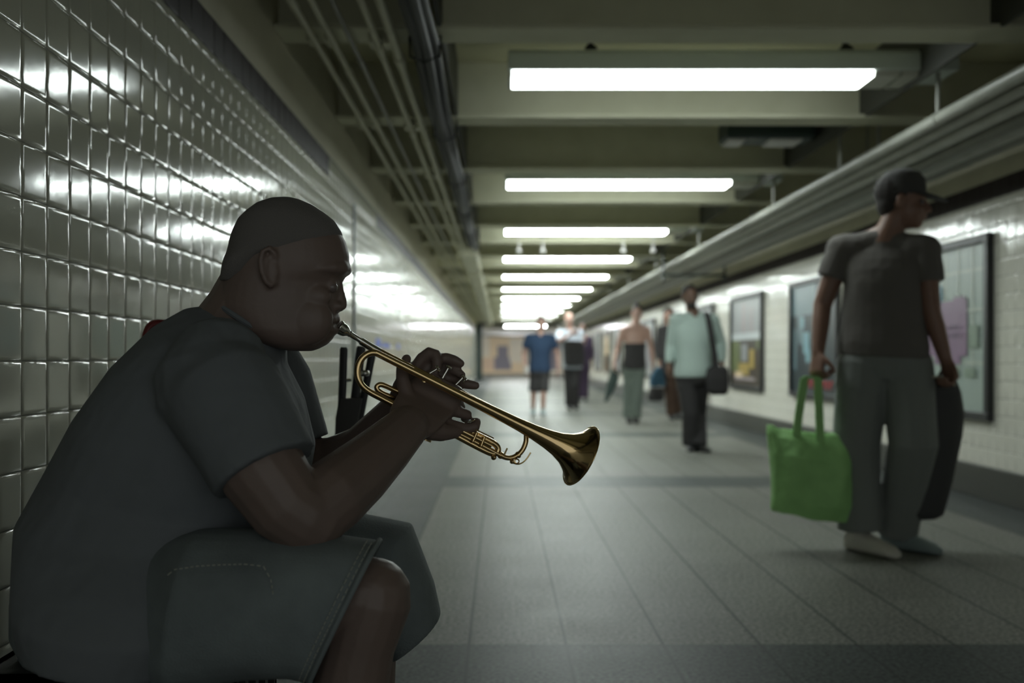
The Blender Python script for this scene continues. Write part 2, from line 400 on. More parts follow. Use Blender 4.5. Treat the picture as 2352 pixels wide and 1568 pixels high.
pipe('conduit', -.520, 2.235, .015, M['pipe'], 'cream conduit second from the black cables', G, y1=12.2, ph=5.75, step=1.6)
pipe('conduit', -.448, 2.232, .020, M['pipe'], 'thickest cream conduit beside the black cable bundle', G, y1=12.2, ph=5.9, step=1.6)
t = thing('cable_bundle', (-.32, 0, 2.25), 'sagging bundle of black cables hung under the beam ends on the left', 'cables')
for kx, kz, ph in ((-.285, 2.235, 0), (-.315, 2.21, 1.1), (-.345, 2.24, 2.3), (-.30, 2.265, 3.1), (-.37, 2.265, .7)):
    pts = [V((kx + .006 * math.sin(yy * 1.7 + ph), yy, kz - .035 * abs(math.sin(math.pi * (yy - 4.26) / 1.545)) + .01 * math.sin(yy * 2 + ph))) for yy in [i * .25 - 1.5 for i in range(55)]]
    MB().tube(pts, .021, 8).build('cable', M['cable'], t)
y = 4.26 - 1.545
while y < 12.5:
    MB().tube([V((-.39, y, 2.28)), V((-.385, y, 2.19)), V((-.33, y, 2.165)), V((-.26, y, 2.19)), V((-.255, y, 2.28))], .006, 6).build('cable_hook', M['blackm'], t); y += 1.545
t = thing('cable_duct', (-.33, 12.3, 2.2), 'wide cream duct continuing beyond the black cable bundle', 'duct')
MB().loft([[V((-.50, 12.3, 2.19)), V((-.30, 12.3, 2.19)), V((-.28, 12.3, 2.27)), V((-.52, 12.3, 2.27))], [V((-.50, YE - .2, 2.15)), V((-.30, YE - .2, 2.15)), V((-.28, YE - .2, 2.27)), V((-.52, YE - .2, 2.27))]]).build('duct_run', M['pipe'], t, smooth=False, bevel=.01)
for y in (12.34, 15.4, 18.5, 21.6, 24.7): MB().box(-.53, -.27, y - .03, y + .03, 2.165, 2.28).build('duct_strap', M['pipe'], t, smooth=False)

G = 'large pipes along the right of the ceiling'
def big(x, z, r, m, label, hang=()):
    t = thing('large_pipe', (x, -1.5, z), label, 'pipe', G)
    MB().tube([V((x, -1.5, z)), V((x, YE - .1, z))], r, 24).build('pipe_run', m, t)
    for y in (2.9, 6.0, 9.1, 12.2, 15.3, 18.4): MB().tube([V((x, y, z)), V((x, y + .16, z))], r * 1.06, 24).build('coupling', m, t)
    for y in hang:
        MB().tube([V((x, y, z)), V((x, y, ZC))], .012, 8).tube([V((x, y - .015, z)), V((x, y + .015, z))], r * 1.12, 24).build('hanger', M['pipe_grey'], t)
    return t
big(2.20, 2.10, .032, M['pipe_grey'], 'grey pipe at the inner edge of the right ceiling run, hung on rods', (5.0, 6.45, 8.0, 11, 14, 17, 20))
big(2.285, 2.08, .030, M['pipe_grey'], 'grey pipe tight beside the innermost one of the right run')
big(2.375, 2.06, .036, M['pipe_grey'], 'grey pipe third from the inner edge of the right run', (6.25, 9.4, 12.5))
big(2.505, 2.055, .050, M['pipe_dark'], 'thick dark pipe in the middle of the right ceiling run')
big(2.655, 2.07, .040, M['pipe_grey'], 'grey pipe with a pale top line, second from the right tiled wall', (7.2, 10.3))
big(2.81, 2.11, .055, M['pipe_dark'], 'dark pipe nearest to the right tiled wall')
t = thing('pipe_trapeze', (2.5, 13.0, 2.0), 'dark steel cross bar carrying the right pipes above the green shirt man', 'bracket')
MB().box(2.10, 2.95, 12.97, 13.03, 1.965, 1.995).build('cross_bar', M['greenm'], t, smooth=False)
for x in (2.13, 2.93): MB().box(x - .012, x + .012, 12.98, 13.02, 1.9, ZC).build('drop_rod', M['greenm'], t, smooth=False)

# ---------------------------------------------------------------- posters
def poster(y0, y1, label, art, z0=.50, z1=1.69, mfr='blackm', fw=.055):
    """framed print on the right wall; art = rectangles (u0,u1,v0,v1,colour), u from the far end to the near end"""
    x = XR - .004
    t = thing('framed_poster', (x, y0, z0), label, 'poster', 'framed posters on the right wall')
    f = MB(); d = .045
    f.box(x - d, x, y0, y1, z0, z0 + fw).box(x - d, x, y0, y1, z1 - fw, z1).box(x - d, x, y0, y0 + fw, z0 + fw, z1 - fw).box(x - d, x, y1 - fw, y1, z0 + fw, z1 - fw)
    f.build('frame', M[mfr], t, smooth=False, bevel=.004)
    p = MB(); ks = []; a0, a1, b0, b1 = y0 + fw, y1 - fw, z0 + fw, z1 - fw
    for i, (u0, u1, v0, v1, c) in enumerate(art):
        if c not in ks: ks.append(c)
        e = .018 + .0006 * i
        ya = a1 - (a1 - a0) * u0; yb = a1 - (a1 - a0) * u1; za = b0 + (b1 - b0) * v0; zb = b0 + (b1 - b0) * v1
        p.rect(V((x - e, ya, za)), V((0, yb - ya, 0)), V((0, 0, zb - za)), ks.index(c))
    p.build('print', [A[c] for c in ks], t, smooth=False)
    return t
def words(u0, u1, v, h, n, c):
    out = []; w_ = (u1 - u0) / n
    for i in range(n):
        if i % 5 == 4: continue
        out += [(u0 + i * w_, u0 + (i + .28) * w_, v, v + h, c), (u0 + i * w_, u0 + (i + .75) * w_, v + h * (.4 if i % 2 else .75), v + h * (.6 if i % 2 else 1), c)]
    return out
art1 = [(0, 1, 0, 1, 'map')] + [(u, u + .018, .2, 1, 'mapline') for u in (.3, .44, .58, .72, .86)] + [(0, 1, v, v + .02, 'mapline') for v in (.84, .28, .6)] + \
 [(.24, .50, .68, .92, 'cyan'), (.18, .56, .60, .78, 'cyan'), (.40, .58, .54, .68, 'indigo'), (.40, .82, .33, .68, 'mauve'), (.68, .80, .68, .70, 'mauve'), (.48, .76, .28, .34, 'mauve'), (.58, .74, .20, .26, 'moss'), (.80, .90, .20, .26, 'moss'), (.84, .93, .38, .52, 'moss')] + \
 words(.52, .76, .500, .025, 9, 'ink') + words(.50, .78, .448, .03, 9, 'ink')
poster(6.24, 7.78, 'large framed pale map poster with cyan and mauve areas behind the capped man', art1)
art2 = [(0, 1, 0, 1, 'teal_dark'), (0, .55, .72, 1, 'teal_pale'), (.15, .28, .45, .85, 'teal_pale'), (.28, .42, .36, .56, 'ice'), (.34, .44, .28, .40, 'ice'), (.22, .30, .60, .70, 'ice'), (.06, .12, .2, .6, 'teal_pale')] + words(.36, .96, .045, .075, 9, 'redink')
poster(9.05, 10.55, 'dark framed poster with pale blue streak and red lettering behind the green shopping bag', art2)
art3 = [(0, 1, 0, 1, 'umber'), (0, .93, .60, 1, 'lilac'), (.35, .5, .62, .95, 'pinkgrey'), (.62, .72, .62, .9, 'pinkgrey'), (0, .95, .53, .61, 'white'), (0, .3, .16, .52, 'olive'), (.35, .55, .28, .48, 'lilac'), (.25, .6, .12, .26, 'gold'), (.62, .78, .2, .42, 'gold'), (.12, .4, .08, .16, 'sand'), (.1, .8, .06, .10, 'pinkgrey'), (.85, .93, .42, .52, 'olive')]
poster(11.66, 13.28, 'framed poster with grey figures above a gold scene, right of the pale green shirt', art3)
art4 = [(0, 1, 0, 1, 'grey'), (.1, .9, .3, .8, 'lilac'), (.3, .6, .1, .5, 'slate')]
art5 = [(0, 1, 0, 1, 'brown'), (.15, .8, .4, .9, 'sand'), (.3, .7, .1, .4, 'umber')]
labs = ['grey framed poster behind the man in pale green shirt, fourth along the right wall', 'brown framed poster fifth along the right wall, partly behind people',
        'grey framed poster between the woman and the man in pale green shirt', 'brown framed poster behind the woman in striped trousers',
        'small far grey framed poster left of the woman', 'far brown framed poster right of the man pointing', 'farthest grey framed poster near the end of the right wall']
for i, lb in enumerate(labs):
    y0 = 14.4 + 2.72 * i
    poster(y0, y0 + 1.56, lb, art4 if i % 2 == 0 else art5, mfr='blackm')
# large lit panels in the hall beyond
def mural(x0, x1, art, label):
    t = thing('wall_mural', ((x0 + x1) / 2, 50.99, .1), label, 'mural', 'pictures on the far hall wall')
    MB().box(x0 - .06, x1 + .06, 50.96, 51, .05, 2.05).build('frame', M['basem'], t, smooth=False)
    p = MB(); ks = []
    for i, (u0, u1, v0, v1, c) in enumerate(art):
        if c not in ks: ks.append(c)
        p.rect(V((x0 + (x1 - x0) * u0, 50.95 - .002 * i, .1 + 1.9 * v0)), V(((x1 - x0) * (u1 - u0), 0, 0)), V((0, 0, 1.9 * (v1 - v0))), ks.index(c))
    p.build('print', [A[c] for c in ks], t, smooth=False)
mural(-2.6, 1.35, [(0, 1, 0, 1, 'sand'), (.3, .52, .45, 1, 'cream'), (.4, .62, .1, .4, 'peach'), (.62, .76, .1, .75, 'slate'), (.58, .80, .1, .45, 'slate'), (.78, .98, .3, .95, 'cream'), (0, .3, 0, .5, 'peach')], 'tan and cream picture with dark grey figure on the far hall wall')
mural(1.6, 4.6, [(0, 1, 0, 1, 'cream'), (.2, .5, .1, .8, 'slate'), (.6, .9, .2, .9, 'sand')], 'cream picture on the far hall wall behind the walking men')
# narrow blue strips on the left tiles
t = thing('blue_marking', (XL + .005, 7.6, 1.0), 'bright blue sticker strip on the left tiles above the trumpet', 'marking')
b = MB()
for y0, y1, z0, z1 in ((7.55, 7.85, .985, 1.05), (7.95, 8.5, .985, 1.02), (9.1, 9.3, .985, 1.03)): b.box(XL + .0036, XL + .0060, y0, y1, z0, z1)
b.build('strip', A['blue'], t, smooth=False)

# ---------------------------------------------------------------- people: shared shapes
UP = V((0, 0, 1))
def hand(m, wrist, d, palm, s=1.0, curl=0.5, thumb=1, spread=1.0):
    """palm and five fingers; d = pointing direction, palm = direction the palm faces"""
    d = d.normalized(); palm = (palm - d * palm.dot(d)).normalized(); lat = d.cross(palm).normalized()
    m.loft([m.ring(wrist + d * a * s, lat * b * s, palm * c * s, 14, 2.6) for a, b, c in ((-.01, .026, .02), (.02, .034, .019), (.055, .042, .016), (.088, .041, .013))])
    L = ((.030, .040, .024, .019), (.010, .044, .027, .021), (-.011, .041, .025, .020), (-.031, .033, .019, .017))
    for off, a, b, c in L:
        p = wrist + d * .080 * s + lat * off * s * thumb; dr = (d + lat * off * thumb * 2 * spread).normalized(); pts = [p]
        ang = 0
        for q, seg in enumerate((a, b, c)):
            ang += curl * (0.9, 1.15, 0.8)[q]
            pts.append(pts[-1] + (dr * math.cos(ang) + palm * math.sin(ang)) * seg * s)
        m.limb(pts, [.0095 * s, .0088 * s, .0082 * s, .0070 * s], 10)
    b = wrist + d * .022 * s + lat * .026 * s * thumb
    dt = (d * .7 + lat * .7 * thumb + palm * .35).normalized(); p1 = b + dt * .036 * s; p2 = p1 + (dt + d * .4 + palm * .3 * curl).normalized() * .030 * s
    m.limb([b, p1, p2, p2 + (d + palm * .6).normalized() * .020 * s], [.013 * s, .0105 * s, .0095 * s, .0078 * s], 10)
def head(m, c, f, s=1.0, up=UP):
    """skull, jaw, brow, nose, lips and ears around head centre c, facing f; returns the axes"""
    f = f.normalized(); r = f.cross(up).normalized(); u = r.cross(f).normalized()
    def q(a, b, h): return c + (f * a + r * b + u * h) * s
    m.ball(q(-.012, 0, .030), .094 * s, .076 * s, .088 * s, f, r, u)
    m.ball(q(.018, 0, -.035), .072 * s, .060 * s, .080 * s, f, r, u)
    m.ball(q(.055, 0, -.088), .028 * s, .030 * s, .024 * s, f, r, u)
    m.limb([q(.072, -.03, .016), q(.082, 0, .014), q(.072, .03, .016)], [.010 * s] * 3, 8)
    m.limb([q(.086, 0, .005), q(.100, 0, -.022), q(.104, 0, -.034)], [.006 * s, .009 * s, .012 * s], 8)
    for k in (-1, 1):
        m.ball(q(.092, k * .010, -.037), .010 * s, .008 * s, .008 * s, f, r, u, 8)
        m.ball(q(-.004, k * .079, -.005), .018 * s, .008 * s, .031 * s, f, r, u, 10)
        m.ball(q(.060, k * .034, -.035), .022 * s, .022 * s, .020 * s, f, r, u, 10)
    m.limb([q(.082, -.018, -.060), q(.092, 0, -.058), q(.082, .018, -.060)], [.005 * s, .007 * s, .005 * s], 8)
    m.limb([q(.080, -.016, -.069), q(.089, 0, -.070), q(.080, .016, -.069)], [.005 * s, .007 * s, .005 * s], 8)
    return q, f, r, u
def hairdo(q, f, r, u, s, style):
    h = MB(); g = 1.07
    h.ball(q(-.024, 0, .044), .090 * g * s, .078 * g * s, .084 * g * s, f, r, u)
    h.ball(q(-.050, 0, -.005), .056 * s, .066 * s, .070 * s, f, r, u)
    if style == 'bun': h.ball(q(-.03, 0, .145), .040 * s, .040 * s, .038 * s, f, r, u)
    if style == 'long': h.limb([q(-.06, 0, .02), q(-.085, 0, -.10), q(-.09, 0, -.24)], [.07 * s, .075 * s, .05 * s])
    return h
def shoe(m, ankle, d, s=1.0, heel=0.0):
    d = V((d.x, d.y, 0)).normalized(); l = d.cross(UP)
    base = V((ankle.x, ankle.y, 0.0))
    m.loft([m.ring(base + d * a * s + UP * (h * s + hh), l * b * s, UP * h * s, 16, 2.8) for a, b, h, hh in
            ((-.065, .022, .022, heel), (-.055, .033, .040, heel), (-.01, .037, .047, heel), (.05, .040, .040, heel * .7), (.11, .046, .030, 0), (.16, .043, .022, 0), (.19, .026, .014, 0))])
    m.limb([base + UP * (.05 * s + heel), base + UP * (.10 * s + heel)], [.040 * s, .038 * s], 12)
def person(label, J, s, f, skin, top, bottom, shoe_m, hair_m=None, style='short', voxel=.009, fh=None, sleeve=.45, top_len=1.0,
           shorts=False, wide=1.0, curlL=.5, curlR=.5, bulk=1.0, top_style='tee', tn='shirt', bn='trousers', pal=None, shoe_dirs=None, pant_r=None, heel=0.0, collar=True, strapless=False):
    """J: joints neck, head, pel, sL eL wL sR eR wR hL kL aL hR kR aR ('L' is the left one in the picture)"""
    f = f.normalized(); base = (J['aL'] + J['aR']) * .5; t = thing('person', (base.x, base.y, 0), label, 'person', 'people walking in the corridor')
    fh = fh or f; m = MB(); q, hf, hr, hu = head(m, J['head'], fh, s)
    ax = (J['sR'] - J['sL']).normalized(); dn = UP.cross(ax).normalized()
    if dn.dot(f) < 0: dn = -dn
    ch = (J['sL'] + J['sR']) * .5; pel = J['pel']; hw = (J['sR'] - J['sL']).length * .5
    def torso(g, lo=0.0, hi=1.1):
        st = [(-.14, .17, .12), (0.0, .172, .125), (.18, .160, .118), (.40, .155, .115), (.62, .170, .120), (.78, .178, .108), (.90, .172, .088), (.98, .150, .070), (1.04, .085, .055)]
        out = []
        for k, a, b in st:
            if k < lo or k > hi: continue
            c = pel.lerp(ch, k) if k <= 1 else ch + UP * .012
            aa = (a / .178) * hw * .98 if k > .5 else a * s * (bulk ** .5)
            out.append(m.ring(c, ax * (aa + g), dn * (b * s * bulk + g), 28, 2.15))
        return out
    m.loft(torso(-.012))
    for k in 'LR': m.limb([ch + UP * .065 * s, J['s' + k].lerp(ch, .4) + UP * .02 * s, J['s' + k]], [.045 * s, .045 * s, .05 * s])
    nk = ch + UP * .02; m.limb([nk, nk.lerp(q(-.02, 0, -.05), .55), q(-.015, 0, -.04)], [.068 * s, .056 * s, .054 * s])
    for k in 'LR':
        S_, E, W = J['s' + k], J['e' + k], J['w' + k]
        m.limb([S_.lerp(ch, .18), S_, S_.lerp(E, .5), E, E.lerp(W, .35), W], [.06 * s, .054 * s, .046 * s, .040 * s, .038 * s, .026 * s])
        pd = (pal or {}).get(k, (ch - W)); pd = V((pd.x, pd.y, 0)) if k not in (pal or {}) else pd
        dd = (W - E).normalized() * .6 + V((0, 0, -.4)) if k not in (pal or {}) else (W - E)
        hand(m, W, dd, pd, s, curlL if k == 'L' else curlR, 1 if k == 'L' else -1)
        H, K, A_ = J['h' + k], J['k' + k], J['a' + k]
        m.limb([H, H.lerp(K, .5), K, K.lerp(A_, .3), A_], [.082 * s, .070 * s, .054 * s, .053 * s, .036 * s])
    m.build('body', skin, t, voxel=voxel, sm=2)
    for k in (-1, 1): MB().ball(q(.074, k * .030, -.004), .012 * s, n=10).build('eye', M['eye'], t)
    if hair_m: hairdo(q, hf, hr, hu, s, style).build('hair', hair_m, t, voxel=voxel, sm=1)
    # garments
    g = MB()
    g.loft(torso(.008, .10 if top_len < 1 else -.2, .72 if strapless else 1.1))
    if not strapless:
        g.limb([ch - UP * .02, ch + UP * .020], [.085 * s, .070 * s])
        for k in 'LR': g.limb([ch + UP * .042 * s, J['s' + k].lerp(ch, .45) + UP * .014 * s, J['s' + k].lerp(ch, .08)], [.058 * s, .060 * s, .068 * s])
        for k in 'LR':
            S_, E, W = J['s' + k], J['e' + k], J['w' + k]
            pts = [S_.lerp(ch, .35), S_, S_.lerp(E, min(sleeve, 1) * .6), S_.lerp(E, min(sleeve, 1))]; rr = [.072 * s, .072 * s, .070 * s, .068 * s]
            if sleeve > 1: pts += [E.lerp(W, .5), E.lerp(W, sleeve - 1)]; rr = [.072 * s, .068 * s, .058 * s, .052 * s, .048 * s, .038 * s]
            g.limb(pts[:1] + pts[1:2], rr[:2]); g.tube(pts, rr, 16)
    g.build(tn, top, t, voxel=voxel, sm=10)
    g = MB(); pr = pant_r or (.098, .075, .070)
    g.loft([m.ring(pel + UP * dz * s, ax * a * s, dn * b * s * bulk, 24, 2.4) for dz, a, b in ((.06, .150, .105), (-.02, .172, .120), (-.10, .175, .120), (-.15, .13, .10))])
    for k in 'LR':
        H, K, A_ = J['h' + k], J['k' + k], J['a' + k]
        if shorts: g.limb([H, H.lerp(K, .3)], [.10 * s, .10 * s]); g.tube([H, H.lerp(K, .55), K.lerp(A_, .05)], [.10 * s, .095 * s, .09 * s], 18)
        else: g.limb([H, H.lerp(K, .3)], [pr[0] * s] * 2); g.tube([H, H.lerp(K, .5), K, K.lerp(A_, .5), A_ - UP * .02 * s], [pr[0] * s, (pr[0] + pr[1]) / 2 * s, pr[1] * s, pr[2] * s, pr[2] * s], 18)
    g.build(bn, bottom, t, voxel=voxel, sm=6)
    for k in 'LR':
        g = MB(); sd = (shoe_dirs or {}).get(k, f); shoe(g, J['a' + k], sd, s, heel)
        mm = shoe_m[k] if isinstance(shoe_m, dict) else shoe_m
        g.build('shoe', mm, t, voxel=voxel * .8, sm=1)
    return t, (q, hf, hr, hu)

# ---- the man in the cap (4.6 m away)
Y = 4.62
J = dict(head=P(2074, 464, Y - .02), pel=P(2028, 790, Y), sL=P(1936, 574, Y + .08), sR=P(2122, 576, Y - .06), eL=P(1889, 700, Y + .10), wL=P(1879, 812, Y + .02),
         eR=P(2138, 715, Y - .10), wR=P(2172, 826, Y - .12), hL=P(1984, 835, Y + .02), hR=P(2078, 835, Y - .02), kL=P(1967, 1020, Y + .02), kR=P(2098, 1020, Y - .10),
         aL=P(1974, 1205, Y + .02), aR=P(2058, 1208, Y + .08))
cap_man, (q, hf, hr, hu) = person('tall man in black cap, black t-shirt and wide grey trousers carrying a green bag', J, 1.10, V((.45, -.9, 0)), M['skin_mid'], M['tee_black'], M['grey_pants'],
    {'L': M['white_shoe'], 'R': M['grey_shoe']}, M['hair_far'], voxel=.0055, fh=V((.88, -.42, -.06)), bulk=1.05, sleeve=.52, tn='t_shirt', curlL=1.15, curlR=1.1,
    shoe_dirs={'L': V((.5, -.85, 0)), 'R': V((.75, -.8, 0))}, pant_r=(.112, .098, .090), pal={'L': V((.8, .4, 0)), 'R': V((-.8, -.2, 0))})
g = MB(); up_ = hu
rings = [g.ring(q(-.008, 0, .028 + h), hf * a, hr * b, 24) for h, a, b in ((0, .106, .092), (.03, .106, .092), (.07, .098, .084), (.095, .075, .065), (.11, .035, .03))]
g.loft(rings); cap_ = g.build('cap', M['black_cloth'], cap_man)
g = MB(); br = []
for h in (0.0, -.006):
    br.append([q(.06 + .115 * math.cos(a) * 1.0, .082 * math.sin(a), .040 + h - .035 * max(0, math.cos(a))) for a in [math.pi * (-.62 + 1.24 * i / 15) for i in range(16)]])
g.loft(br); g.build('cap_brim', M['black_cloth'], cap_)

# green shopping bag in his hand
Y = 4.62
def bag_pt(px, py, dy=0): return P(px, py, Y + dy)
t = thing('shopping_bag', P(1857, 1180, Y), 'bright green reusable shopping bag carried by the man in the cap', 'bag')
g = MB(); outl = [(1862, 1184, 92, .05), (1866, 1150, 93, .085), (1864, 1100, 92, .10), (1862, 1050, 94, .10), (1858, 1010, 97, .06), (1856, 990, 94, .03)]
rings = []
for cx, cy, hw_, dp in outl:
    c = bag_pt(cx, cy); wx = hw_ / F * Y; r_ = []
    for i in range(48):
        a = 2 * math.pi * i / 48; x = math.copysign(abs(math.cos(a)) ** .55, math.cos(a)); yv = math.copysign(abs(math.sin(a)) ** .75, math.sin(a))
        wob = 1 + .10 * math.sin(a * 7 + cy * .02) * (1 if cy < 1170 else .3)
        r_.append(c + V((wx * x, dp * yv * wob, .012 * math.sin(a * 2 + 1) - .022 * x + .006 * math.sin(a * 9))))
    rings.append(r_)
g.loft(rings); g.build('bag_body', M['green_bag'], t, voxel=.005, sm=2)
for dy in (-.045, .045):
    g = MB()
    for xs in ((1828, 1842, 1848), (1884, 1880, 1878)):
        pts = [bag_pt(xs[0], 1015, dy), bag_pt(xs[0] + (xs[1] - xs[0]) * .5, 950, dy * .8), bag_pt(xs[1], 905, dy * .5), bag_pt(xs[2], 868, dy * .2)]
        for a, b in zip(pts, pts[1:]):
            d = (b - a); g.obox((a + b) / 2, V((.019, 0, 0)), d / 2 * 1.04, V((0, .004, 0)))
    g.obox(bag_pt(1863, 866, dy * .2), V((.035, 0, 0)), V((0, .012, 0)), V((0, 0, .006)))
    g.build('handle', M['green_bag'], t, smooth=False)
# black garment bag in the other hand
Yb = 4.50
t = thing('travel_bag', P(2155, 1190, Yb), 'tall black bag with pale zip hanging from the capped man\'s right side', 'bag')
g = MB(); rings = []
for cx, cy, hw_, dp in ((2118, 1192, 30, .03), (2118, 1180, 48, .06), (2128, 1100, 58, .08), (2142, 1000, 65, .09), (2150, 950, 62, .09), (2152, 900, 52, .08), (2158, 872, 38, .05), (2160, 864, 22, .03)):
    c = P(cx, cy, Yb + .12); rings.append(g.ring(c, V((hw_ / F * Yb, 0, 0)), V((0, dp, 0)), 28, 2.6))
g.loft(rings).build('bag_body', M['black_bag'], t, voxel=.007, sm=3)
MB().tube([P(2136, 866, Yb), P(2160, 865, Yb - .02), P(2186, 874, Yb), P(2192, 884, Yb + .03)], .006, 8).build('zip', M['cream_strap'], t, label='pale zip edge')
MB().tube([P(2150, 876, Yb + .05), P(2165, 850, Yb + .02), P(2178, 850, Yb), P(2186, 876, Yb + .05)], .009, 8).build('handle', M['black_bag'], t)

# ---- the man in the pale green shirt (9.7 m)
Y = 9.72
J = dict(head=P(1585, 682, Y), pel=P(1592, 850, Y), sL=P(1551, 735, Y), sR=P(1638, 735, Y + .03), eL=P(1541, 795, Y + .05), wL=P(1536, 838, Y - .03), eR=P(1657, 790, Y + .05), wR=P(1658, 836, Y - .03),
         hL=P(1576, 868, Y), hR=P(1607, 868, Y), kL=P(1586, 950, Y - .08), kR=P(1603, 950, Y + .12), aL=P(1587, 1017, Y - .02), aR=P(1604, 1022, Y - .08))
pg, _ = person('man in pale green long sleeve shirt and black trousers with a black shoulder bag', J, .97, V((.1, -1, 0)), M['skin_brown'], M['mint'], M['black_far'], M['black_shoe'], M['hair_far'],
    voxel=.009, sleeve=1.9, bulk=1.15, pant_r=(.105, .085, .088), shoe_dirs={'L': V((-.2, -1, 0)), 'R': V((.4, -1, 0))})
q = _[0]; MB().ball(q(.045, 0, -.075), .045, .05, .045).build('beard', M['hair_far'], pg)
t = thing('shoulder_bag', P(1648, 905, Y - .1), 'black shoulder bag at the hip of the man in pale green shirt', 'bag')
g = MB(); rings = [g.ring(P(cx, cy, Y - .12), V((hw_ / F * Y, 0, 0)), V((0, dp, 0)), 24, 3) for cx, cy, hw_, dp in ((1650, 907, 16, .03), (1648, 898, 25, .06), (1646, 870, 27, .07), (1648, 846, 24, .06), (1650, 840, 14, .03))]
g.loft(rings).build('bag_body', M['black_far'], t, voxel=.01, sm=3)
g = MB(); pts = [P(1622, 716, Y), P(1628, 735, Y - .17), P(1636, 780, Y - .19), P(1646, 845, Y - .15)]
for a, b in zip(pts, pts[1:]): g.obox((a + b) / 2, V((.028, 0, 0)), (b - a) / 2 * 1.03, V((0, .004, 0)))
g.build('strap', M['black_far'], t, smooth=False)

# ---- the woman (13.9 m)
Y = 13.9
J = dict(head=P(1463, 720, Y), pel=P(1457, 838, Y), sL=P(1432, 757, Y), sR=P(1486, 757, Y), eL=P(1419, 800, Y + .05), wL=P(1411, 834, Y - .05), eR=P(1496, 800, Y + .05), wR=P(1500, 835, Y - .05),
         hL=P(1446, 848, Y), hR=P(1467, 848, Y), kL=P(1446, 905, Y), kR=P(1464, 905, Y - .08), aL=P(1443, 957, Y), aR=P(1459, 957, Y - .10))
wm, _ = person('woman in black strapless top and striped green trousers with hair in a bun', J, .96, V((0, -1, 0)), M['skin_light'], M['black_far'], M['jump'], M['black_shoe'], M['hair_far'], 'bun',
    voxel=.01, strapless=True, bulk=.92, tn='strapless_top', pant_r=(.10, .09, .085), heel=.05)
t = thing('handbag', P(1408, 925, Y), 'dark folded bag held low by the woman in striped trousers', 'bag')
g = MB(); g.loft([g.ring(P(cx, cy, Y - .05), V((hw_ / F * Y, 0, 0)), V((0, .04, 0)), 20, 2.5) for cx, cy, hw_ in ((1391, 922, 4), (1400, 900, 9), (1408, 875, 13), (1412, 855, 10), (1411, 842, 3))])
g.build('bag_body', M['greenm'], t, voxel=.012, sm=2)

# ---- partly hidden walker behind the green shirt (14.6 m)
Y = 14.6
J = dict(head=P(1536, 725, Y), pel=P(1541, 838, Y), sL=P(1518, 757, Y), sR=P(1562, 757, Y), eL=P(1513, 800, Y), wL=P(1515, 838, Y - .05), eR=P(1570, 800, Y), wR=P(1572, 835, Y),
         hL=P(1534, 850, Y), hR=P(1551, 850, Y), kL=P(1538, 905, Y), kR=P(1553, 900, Y + .1), aL=P(1541, 950, Y), aR=P(1556, 944, Y + .15))
person('walker in black top and rust brown trousers half hidden by the pale green shirt', J, .98, V((0, -1, 0)), M['skin_mid'], M['black_far'], M['rust'], M['black_shoe'], M['hair_far'], voxel=.012, sleeve=1.7)
t = thing('tote_bag', P(1512, 920, Y), 'teal blue and black tote bag carried behind the pale green shirt', 'bag')
g = MB(); g.loft([g.ring(P(cx, cy, Y - .12), V((hw_ / F * Y, 0, 0)), V((0, .07, 0)), 20, 3) for cx, cy, hw_ in ((1510, 888, 19), (1510, 870, 18), (1512, 852, 13), (1514, 842, 5))])
g.build('upper_bag', M['blue_bag'], t, label='teal blue upper part', voxel=.012, sm=1)
g = MB(); g.loft([g.ring(P(cx, cy, Y - .12), V((hw_ / F * Y, 0, 0)), V((0, .08, 0)), 20, 3) for cx, cy, hw_ in ((1506, 921, 15), (1506, 915, 19), (1509, 889, 17))])
g.build('lower_bag', M['black_far'], t, label='black lower part', voxel=.012, sm=1)

# ---- man in navy (16 m)
Y = 16.0
J = dict(head=P(1243, 742, Y), pel=P(1240, 845, Y), sL=P(1214, 776, Y), sR=P(1268, 776, Y), eL=P(1203, 814, Y + .05), wL=P(1207, 845, Y - .15), eR=P(1281, 814, Y + .05), wR=P(1282, 848, Y - .05),
         hL=P(1231, 855, Y), hR=P(1250, 855, Y), kL=P(1226, 897, Y), kR=P(1248, 897, Y - .1), aL=P(1224, 941, Y + .05), aR=P(1247, 944, Y - .1))
nv, _ = person('man in navy t-shirt and black shorts holding a white cup', J, .96, V((0, -1, 0)), M['skin_light'], M['navy'], M['black_far'], M['grey_shoe'], M['hair_far'], voxel=.012, shorts=True, sleeve=.6, bulk=1.15, tn='t_shirt', bn='shorts')
c = P(1209, 850, Y - .22)
t = thing('paper_cup', c, 'white paper cup in the hand of the man in navy', 'cup')
MB().tube([c + V((0, 0, -.05)), c + V((0, 0, .05))], [.032, .042], 16).build('cup_body', M['white_paint'], t)
MB().tube([c + V((0, 0, .05)), c + V((0, 0, .06))], [.045, .042], 16).build('lid', M['white_paint'], t)

# ---- man in pale shirt pointing (17.6 m)
Y = 17.6
J = dict(head=P(1307, 733, Y), pel=P(1314, 838, Y), sL=P(1286, 765, Y), sR=P(1332, 765, Y), eL=P(1282, 785, Y - .15), wL=P(1312, 768, Y - .28), eR=P(1338, 795, Y - .05), wR=P(1344, 778, Y - .28),
         hL=P(1306, 845, Y), hR=P(1322, 845, Y), kL=P(1306, 890, Y), kR=P(1321, 890, Y - .1), aL=P(1306, 929, Y), aR=P(1322, 931, Y - .05))
person('bald man in pale blue shirt and black trousers with one forearm raised across his chest', J, .97, V((.1, -1, 0)), M['skin_light'], M['sky_shirt'], M['black_far'], M['black_shoe'], None, voxel=.012, sleeve=.9, pal={'L': V((0, 1, .2)), 'R': V((-.3, -1, 0))})
